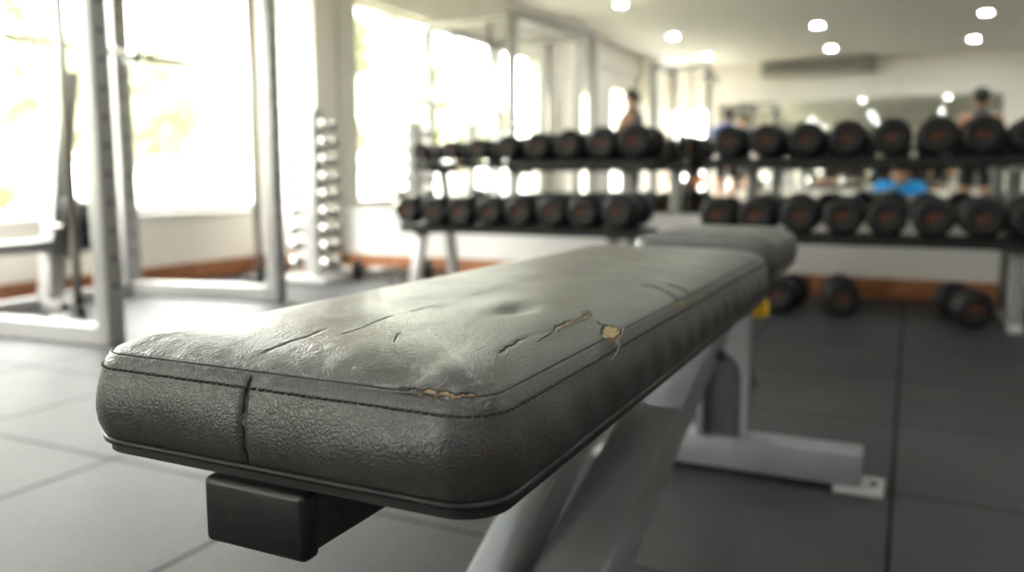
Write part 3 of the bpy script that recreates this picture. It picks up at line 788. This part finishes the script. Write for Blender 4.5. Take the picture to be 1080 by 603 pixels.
# low bar with plates on the floor by the tower
fb = empty('short_barbell', (-2.83, 4.22, .06), .35); tag(fb, 'short black barbell lying on the floor between tower and rack', 'barbell')
MB().tube([(-.32, 0, 0), (.32, 0, 0)], .013, 12).build('bar', CHROME2, fb, smooth=True)
for s in (-1, 1): MB().lathe([(s*.20, .059), (s*.205, .06), (s*.235, .06), (s*.24, .055)], (0, 0, 0), 'X', 28).build('plate', RUBBER, fb, autos=40)

# ------------------------------------------------------------------ smith / squat rack at the left
sm = empty('squat_rack', (-3.2, 2.6, 0)); OS = Vector((-3.2, 2.6, 0)); tag(sm, 'grey steel squat rack with guide rods and safety holes by the windows', 'squat rack')
def S(x, y, z): return (x-OS.x, y-OS.y, z)
A, B, Cc, D = (-2.62, 2.06), (-2.86, 3.22), (-3.72, 3.06), (-3.60, 2.0); ZTp = 1.84
HM = bpy.data.meshes.new('adjustment_hole'); _m = MB().lathe([(0, .010), (.002, .010)], (0, 0, 0), 'X', 12); _m.bm.to_mesh(HM); HM.materials.append(HOLE)
for (p, hx_) in ((A, 1), (B, 1), (Cc, 1), (D, 1)):
    hw = .048 if p in (Cc, D) else .036
    post = MB().box(p[0]-hw-OS.x, p[0]+.035-OS.x, p[1]-hw-OS.y, p[1]+hw-OS.y, .0, ZTp, .005).build('upright', RACKW, sm, autos=40)
    for k in range(16):
        o = bpy.data.objects.new('adjustment_hole', HM); C.objects.link(o); o.parent = post; o.location = S(p[0]+.0345, p[1], .22+k*.10)
for a, b, z0, z1 in ((A, D, .0, .07), (B, Cc, .0, .07), (A, D, ZTp, ZTp+.06), (B, Cc, ZTp, ZTp+.06), (A, B, ZTp, ZTp+.06), (D, Cc, ZTp, ZTp+.06), (D, Cc, 0, .06)):
    zz = (z0+z1)/2; va, vb = Vector(S(*a, zz)), Vector(S(*b, zz)); dd = (vb-va).normalized()
    MB().beam(va+dd*(.035 if z0 == 0 else 0), vb-dd*(.035 if z0 == 0 else 0), z1-z0, .07, .004, side=Vector((0, 0, 1))).build('cross_beam', RACKW, sm)
for (x, y) in ((-2.98, 2.2), (-3.03, 3.28)):
    MB().tube([S(x, y, .09), S(x, y, ZTp-.02)], .018, 12).build('guide_rod', CHROME2, sm, smooth=True)
    MB().lathe([(0, .030), (.02, .030), (.03, .020), (.06, .020), (.07, .014)], S(x, y, .07), 'Z', 14).box(x-.09-OS.x, x-.0-OS.x, y-.012-OS.y, y+.012-OS.y, .085, .11).build('rod_foot', SHELF, sm, autos=40)
for (x, y) in ((-2.98, 2.2),):
    MB().beam(S(x, y-.15, .035), S(x, y+.02, .035), .05, .07, side=Vector((1, 0, 0))).build('rod_bracket', RACKW, sm)
for p in (Cc, D):
    MB().box(p[0]+.035-OS.x, p[0]+.16-OS.x, p[1]-.02-OS.y, p[1]+.02-OS.y, 1.19, 1.215, .003).box(p[0]+.145-OS.x, p[0]+.16-OS.x, p[1]-.02-OS.y, p[1]+.02-OS.y, 1.19, 1.27, .003).build('bar_hook', RACKP, sm)
bb = empty('barbell', (-3.60, 2.55, 1.2285)); tag(bb, 'long steel barbell resting on the squat rack hooks before the window', 'barbell')
MB().tube([(0, -.95, 0), (0, .82, 0)], .016, 12).build('bar', CHROME2, bb, smooth=True)
for s, L_ in ((-1, -.95), (1, .60)):
    MB().lathe([(0, .030), (.012, .030), (.014, .022), (.40, .022)], (0, L_ if s > 0 else L_-.40, 0), 'Y', 14).build('sleeve', CHROME2, bb, autos=40)
# plate tree inside: leaning post, arm, plates
pt_ = empty('plate_stand', (-3.52, 2.62, 0)); tag(pt_, 'grey leaning bench press stand with low arm behind the squat rack post', 'bench press stand')
MB().beam((-.09, -.10, 0), (-.03, .01, 1.10), .085, .085, .004).build('leaning_post', RACKW, pt_)
MB().beam((-.05, -.86, .300), (-.06, -.08, .300), .06, .055, .004).build('low_arm', RACKW, pt_)
MB().box(-.20, .06, -.15, -.05, 0, .05, .004).build('foot', RACKW, pt_); MB().box(-.11, .0, -.9, -.82, 0, .28, .004).build('arm_support', RACKW, pt_)
MB().tube([(-.06, -.128, .39), (.13, .088, .39)], .014, 12).build('plate_peg', CHROME2, pt_, smooth=True)
for k, (r, m_) in enumerate(((.15, RUBBER), (.135, RACKP), (.12, RUBBER))):
    o = MB().lathe([(0, .019), (0, r*.97), (.006, r), (.024, r), (.030, r*.97), (.030, r*.8), (.022, r*.75), (.022, .04), (.030, .035), (.030, .019)], (0, 0, 0), 'X', 36).build('weight_plate', m_, None, autos=35)
    o.location = (-3.52+k*.0245, 2.62-.06+k*.028, .39); o.rotation_euler = (0, 0, math.atan2(.25, .22))
    tag(o, ['largest black weight plate innermost on the stand peg', 'grey weight plate in the middle of the stand peg', 'smallest black weight plate outermost on the stand peg'][k], 'weight plate', 'plates on the stand peg')
# tall cable frame behind the camera, seen in the mirror
cf = empty('cable_machine', (-2.7, -1.9, 0)); tag(cf, 'tall grey cable machine with pull-up handles seen in the mirror by the windows', 'cable machine')
for x, y in ((-.35, -.5), (-.35, .5), (.25, 0)): MB().box(x-.035, x+.035, y-.035, y+.035, 0, 2.05, .004).build('upright', RACKP, cf)
MB().beam((-.35, -.5, 2.08), (-.35, .5, 2.08), .06, .07, .004).beam((-.35, 0, 2.08), (.25, 0, 2.08), .06, .07, .004, side=Vector((0, 0, 1))).box(-.4, .3, -.55, .55, 0, .03, .004).build('frame', RACKP, cf)
MB().tube([(.25, -.45, 1.88), (.30, -.30, 1.95), (.25, -.1, 2.0), (.25, .1, 2.0), (.30, .30, 1.95), (.25, .45, 1.88)], .016, 10).build('pull_up_bar', SHELF, cf, smooth=True)
for k in range(10): MB().box(-.06, .10, -.10, .10, .10+k*.05, .145+k*.05, .003).build('stack_plate', RUBBER, cf)
for yy in (-.07, .07): MB().tube([(.02, yy, .03), (.02, yy, 2.05)], .009, 8).build('stack_rod', CHROME2, cf, smooth=True)

# ------------------------------------------------------------------ people
def skin_obj(name, V, E, R, m, parent, sub=2, root=0):
    me = bpy.data.meshes.new(name); me.from_pydata([Vector(v) for v in V], E, []); me.update()
    o = bpy.data.objects.new(name, me); C.objects.link(o)
    sk = o.modifiers.new('s', 'SKIN'); sk.use_smooth_shade = True
    for i, r in enumerate(R):
        d_ = me.skin_vertices[0].data[i]; d_.radius = r if isinstance(r, tuple) else (r, r); d_.use_root = (i == root)
    ss = o.modifiers.new('u', 'SUBSURF'); ss.levels = sub; ss.render_levels = sub
    bpy.context.view_layer.update()
    dg = bpy.context.evaluated_depsgraph_get()
    m2 = bpy.data.meshes.new_from_object(o.evaluated_get(dg)); m2.name = name
    for p in m2.polygons: p.use_smooth = True
    m2.materials.clear(); m2.materials.append(m)
    bpy.data.objects.remove(o); o = bpy.data.objects.new(name, m2); C.objects.link(o); o.parent = parent
    return o
def human(label, loc, rz, J, top, bottom, sleeves, hair=True, scale=1.0, shoes=True, leglen=.55):
    """J: joints in local metres, facing +Y"""
    root = empty('person', loc, rz); root.scale = (scale,)*3; tag(root, label, 'person')
    V = []; E = []; R = []; ix = {}
    def add(n, co, r, par=None):
        ix[n] = len(V); V.append(Vector(co)); R.append(r)
        if par is not None: E.append((ix[par], ix[n]))
    P, Wt, Ch, Nk, Hd = [Vector(J[k]) for k in ('pelvis', 'waist', 'chest', 'neck', 'head')]
    fw = Vector(J.get('face', (0, 1, 0))).normalized()
    upv = (Hd-Nk).normalized()
    add('pelvis', P, .125); add('waist', Wt, .110, 'pelvis'); add('chest', Ch, .130, 'waist'); add('neck0', Ch.lerp(Nk, .75), .075, 'chest'); add('neck', Nk, .052, 'neck0')
    add('jaw', Hd-upv*.055+fw*.018, .066, 'neck'); add('skull', Hd+upv*.005, .083, 'jaw'); add('crown', Hd+upv*.07-fw*.01, .062, 'skull')
    add('nose', Hd-upv*.02+fw*.104, .011, 'skull')
    sd = fw.cross(upv).normalized()
    for s, q in ((1, 'r'), (-1, 'l')): add('ear'+q, Hd-upv*.01+sd*s*.088, .013, 'skull')
    for q, s in (('r', 1), ('l', -1)):
        sh, el, wr = [Vector(J[k+q]) for k in ('sh', 'el', 'wr')]
        add('sh'+q, sh, .058, 'chest'); add('ua'+q, sh.lerp(el, .5), .046, 'sh'+q); add('el'+q, el, .037, 'ua'+q); add('fa'+q, el.lerp(wr, .35), .037, 'el'+q)
        add('wr'+q, wr, .025, 'fa'+q)
        dr = (wr-el).normalized(); hd = Vector(J.get('hand'+q, dr)).normalized()
        pr = hd.cross(Vector((s, .3, 0))).normalized(); lat = pr.cross(hd).normalized()
        add('pm'+q, wr+hd*.055, (.032, .018), 'wr'+q)
        for k, (o_, ln) in enumerate(((-.030, .062), (-.010, .074), (.010, .070), (.030, .054))):
            a = wr+hd*.085+lat*o_; add('f%d%s' % (k, q), a, .0095, 'pm'+q)
            add('g%d%s' % (k, q), a+hd*ln*.5+pr*.010, .0085, 'f%d%s' % (k, q)); add('h%d%s' % (k, q), a+hd*ln*.85+pr*.030, .0070, 'g%d%s' % (k, q))
        add('t0'+q, wr+hd*.030-lat*.040, .0105, 'wr'+q); add('t1'+q, wr+hd*.065-lat*.058+pr*.012, .0085, 't0'+q)
        hp, kn, an = [Vector(J[k+q]) for k in ('hip', 'kn', 'an')]
        add('hip'+q, hp, .088, 'pelvis'); add('th'+q, hp.lerp(kn, .5), .072, 'hip'+q); add('kn'+q, kn, .054, 'th'+q); add('ca'+q, kn.lerp(an, .35), .055, 'kn'+q); add('an'+q, an, .037, 'ca'+q)
        ft_ = Vector(J.get('foot', (0, 1, 0))); add('ft'+q, an+ft_*.10+Vector((0, 0, -.045)), (.036, .028), 'an'+q); add('to'+q, an+ft_*.17+Vector((0, 0, -.055)), (.030, .020), 'ft'+q)
        if shoes:
            skin_obj('shoe', [an+Vector((0, 0, -.03))-ft_*.03, an+ft_*.09+Vector((0, 0, -.042)), an+ft_*.19+Vector((0, 0, -.052))], [(0, 1), (1, 2)], [(.046, .046), (.045, .038), (.038, .026)], SHOE, root, 1)
    body = skin_obj('body', V, E, R, SKIN, root, 3)
    # clothes: the body's own surface around the covered bones, let out by a cloth's thickness
    names = {v: k for k, v in ix.items()}; rad = lambda r_: max(r_) if isinstance(r_, tuple) else r_; bones = [(names[p], names[q], V[p], V[q], rad(R[p]), rad(R[q])) for p, q in E]
    def nearest(c):
        best = None
        for n0, n1, p, q, r0_, r1_ in bones:
            d_ = q-p; t = max(0., min(1., (c-p).dot(d_)/max(1e-9, d_.length_squared))); g_ = (c-p-d_*t).length-(r0_+(r1_-r0_)*t)
            if best is None or g_ < best[0]: best = (g_, n0, n1, t)
        return best[1:]
    cls = [nearest(v.co) for v in body.data.vertices]
    def is_shirt(k):
        n0, n1, t = k
        if (n0, n1) == ('pelvis', 'waist'): return t > .02
        if (n0, n1) in (('waist', 'chest'), ('chest', 'neck0')): return True
        if n0 == 'neck0': return t < .05
        if n1[:2] == 'sh': return sleeves or t < .62
        if n0[:2] == 'sh': return bool(sleeves)
        return bool(sleeves) and n0[:2] == 'ua' and t < .25
    def is_low(k):
        n0, n1, t = k
        if (n0, n1) == ('pelvis', 'waist'): return t < .45
        if n0 == 'pelvis': return True
        if n0[:3] == 'hip': return True
        if n0[:2] == 'th': return leglen > 1 or t < .22
        return leglen > 1 and (n0[:2] == 'kn' or (n0[:2] == 'ca' and t < .9))
    def cloth(nm, test, off, m_):
        ok = [test(k) for k in cls]; mp = {}; vs = []; fs = []
        for p in body.data.polygons:
            if all(ok[i] for i in p.vertices):
                f_ = []
                for i in p.vertices:
                    if i not in mp:
                        v = body.data.vertices[i]; mp[i] = len(vs)
                        vs.append(v.co+v.normal*(off+.003*math.sin(v.co.z*60+v.co.x*35)))
                    f_.append(mp[i])
                fs.append(f_)
        me = bpy.data.meshes.new(nm); me.from_pydata(vs, [], fs); me.update()
        for p in me.polygons: p.use_smooth = True
        me.materials.append(m_); o = bpy.data.objects.new(nm, me); C.objects.link(o); o.parent = root
        so = o.modifiers.new('t', 'SOLIDIFY'); so.thickness = .004; so.offset = -1
    cloth('shirt', is_shirt, .018, top); cloth('shorts' if leglen <= 1 else 'trousers', is_low, .012, bottom)
    mb = MB(); bmesh.ops.create_uvsphere(mb.bm, u_segments=24, v_segments=16, radius=1)
    M_ = Matrix((sd, fw, upv)).transposed()
    for v in list(mb.bm.verts):
        if v.co.z < -.05 and v.co.y > -.25: mb.bm.verts.remove(v); continue
    for v in mb.bm.verts:
        c = v.co; c = Vector((c.x*.094, c.y*.104, c.z*.106)); v.co = Hd + upv*.036 - fw*.022 + M_ @ c
    mb.build('hair', HAIR, root, smooth=True)
    for s in (-1, 1): MB().lathe([(-.004, .004), (0, .010), (.004, .004)], Hd+upv*.012+fw*.083+sd*s*.032, 'Y', 10).build('eye', EYE, root, smooth=True)
    return root
def stand(**k):
    J = dict(pelvis=(0, 0, .93), waist=(0, .01, 1.08), chest=(0, .0, 1.30), neck=(0, 0, 1.50), head=(0, .02, 1.60), shr=(.185, 0, 1.41), shl=(-.185, 0, 1.41),
             elr=(.235, -.02, 1.13), ell=(-.235, -.02, 1.13), wrr=(.25, .08, .90), wrl=(-.25, .08, .90), hipr=(.09, 0, .88), hipl=(-.09, 0, .88),
             knr=(.11, .02, .48), knl=(-.11, .02, .48), anr=(.12, -.02, .075), anl=(-.12, -.02, .075)); J.update(k); return J
human('man in grey tank top and black shorts standing with his back to the mirror', (.56, .10, 0), PI, stand(), GREYC, BLACKC, 0, scale=.85)
human('man in grey tank top and dark trousers looking towards the windows', (-3.20, -.98, 0), PI/2+.25,
      stand(elr=(.22, .10, 1.15), wrr=(.16, .30, 1.06), handr=(0, 1, -.2)), GREYC, GREYC, 0, leglen=2)
human('man in navy shirt and dark shorts facing away near the back wall', (-2.66, -4.30, 0), PI-.2, stand(), NAVY, BLACKC, 1)
human('person in black shirt and orange shorts leaning by the back window', (-3.25, -4.05, 0), .7,
      stand(pelvis=(0, -.18, .58), waist=(0, -.12, .72), chest=(0, .0, .92), neck=(0, .06, 1.12), head=(0, .09, 1.22), shr=(.18, .02, 1.03), shl=(-.18, .02, 1.03),
            elr=(.22, .14, .80), ell=(-.22, .14, .80), wrr=(.14, .28, .64), wrl=(-.14, .28, .64), handr=(0, .3, -1), handl=(0, .3, -1), hipr=(.09, -.17, .55), hipl=(-.09, -.17, .55),
            knr=(.17, .18, .42), knl=(-.17, .18, .42)), BLACKC, ORC, 1)
# crouching photographer in blue, his own camera held low to his right
human('crouching person in bright blue shirt holding a small camera', (-.10, -.42, 0), 0,
      dict(pelvis=(0, -.25, .20), waist=(0, -.21, .31), chest=(0, -.08, .46), neck=(0, .0, .585), head=(0, .05, .665), face=(0, 1, -.05), shr=(.19, -.04, .53), shl=(-.19, -.04, .53),
           elr=(.20, .10, .37), ell=(-.22, .10, .37), wrr=(.02, .19, .43), wrl=(-.13, .19, .43), handr=(-.5, .6, .35), handl=(.5, .6, .35), hipr=(.09, -.22, .22), hipl=(-.09, -.22, .22),
           knr=(.20, .10, .42), knl=(-.20, .10, .42), anr=(.17, -.06, .075), anl=(-.17, -.06, .075)), BLUEC, DENIM, 1, leglen=2)
cam_ = empty('small_camera', (-.155, -.135, .49)); tag(cam_, 'small black camera in the hands of the crouching person', 'camera')
MB().box(-.055, .055, -.02, .015, -.032, .032, .006).build('camera_body', CAPM, cam_, autos=40); MB().lathe([(.015, .026), (.04, .026), (.042, .022), (.036, .018)], (0, 0, -.002), 'Y', 24).build('camera_lens', RUBBER, cam_, autos=40)

# ------------------------------------------------------------------ light
w = bpy.data.worlds.new('World'); bpy.context.scene.world = w; w.use_nodes = True
nt = w.node_tree; bg = nt.nodes['Background']
tc = nt.nodes.new('ShaderNodeTexCoord'); sp = nt.nodes.new('ShaderNodeSeparateXYZ'); nt.links.new(tc.outputs['Generated'], sp.inputs[0])
rp = nt.nodes.new('ShaderNodeValToRGB'); rp.color_ramp.elements[0].position = .0; rp.color_ramp.elements[1].position = .65
rp.color_ramp.elements[0].color = (.50, .48, .44, 1); rp.color_ramp.elements[1].color = (1.0, .98, .965, 1)
nt.links.new(sp.outputs['Z'], rp.inputs['Fac']); nt.links.new(rp.outputs['Color'], bg.inputs['Color']); bg.inputs['Strength'].default_value = 5.0
def portal(loc, rot, sx, sy):
    l = bpy.data.lights.new('window_portal', 'AREA'); l.shape = 'RECTANGLE'; l.size = sx; l.size_y = sy; l.cycles.is_portal = True; l.energy = 1
    o = bpy.data.objects.new('window_portal', l); C.objects.link(o); o.location = loc; o.rotation_euler = rot
for (a, b, z0, z1) in wins: portal((XL-.19, (a+b)/2, (z0+z1)/2), (0, -PI/2, 0), z1-z0, b-a)
portal(((bd[0]+bd[1])/2, YB-.19, (bd[2]+bd[3])/2), (PI/2, 0, 0), bd[1]-bd[0], bd[3]-bd[2])

# ------------------------------------------------------------------ camera
cd = bpy.data.cameras.new('camera'); co = bpy.data.objects.new('camera', cd); C.objects.link(co)
f_px = 871.; cd.sensor_width = 36; cd.lens = f_px/1080*36; cd.clip_start = .02
phi = math.atan((301.5-190)/f_px); al = math.radians(25.6)
co.location = (0, 0, .6); co.rotation_euler = (PI/2-phi, 0, al)
cd.dof.use_dof = True; cd.dof.focus_distance = .47; cd.dof.aperture_fstop = 4.6
sc = bpy.context.scene; sc.camera = co
sc.view_settings.view_transform = 'Standard'; sc.view_settings.look = 'None'; sc.view_settings.gamma = 1; sc.view_settings.use_curve_mapping = False
sc.view_settings.exposure = 3.2
sc.cycles.use_denoising = True; sc.cycles.max_bounces = 12; sc.cycles.glossy_bounces = 8; sc.cycles.diffuse_bounces = 6; sc.cycles.sample_clamp_indirect = 8
sc.cycles.caustics_reflective = True
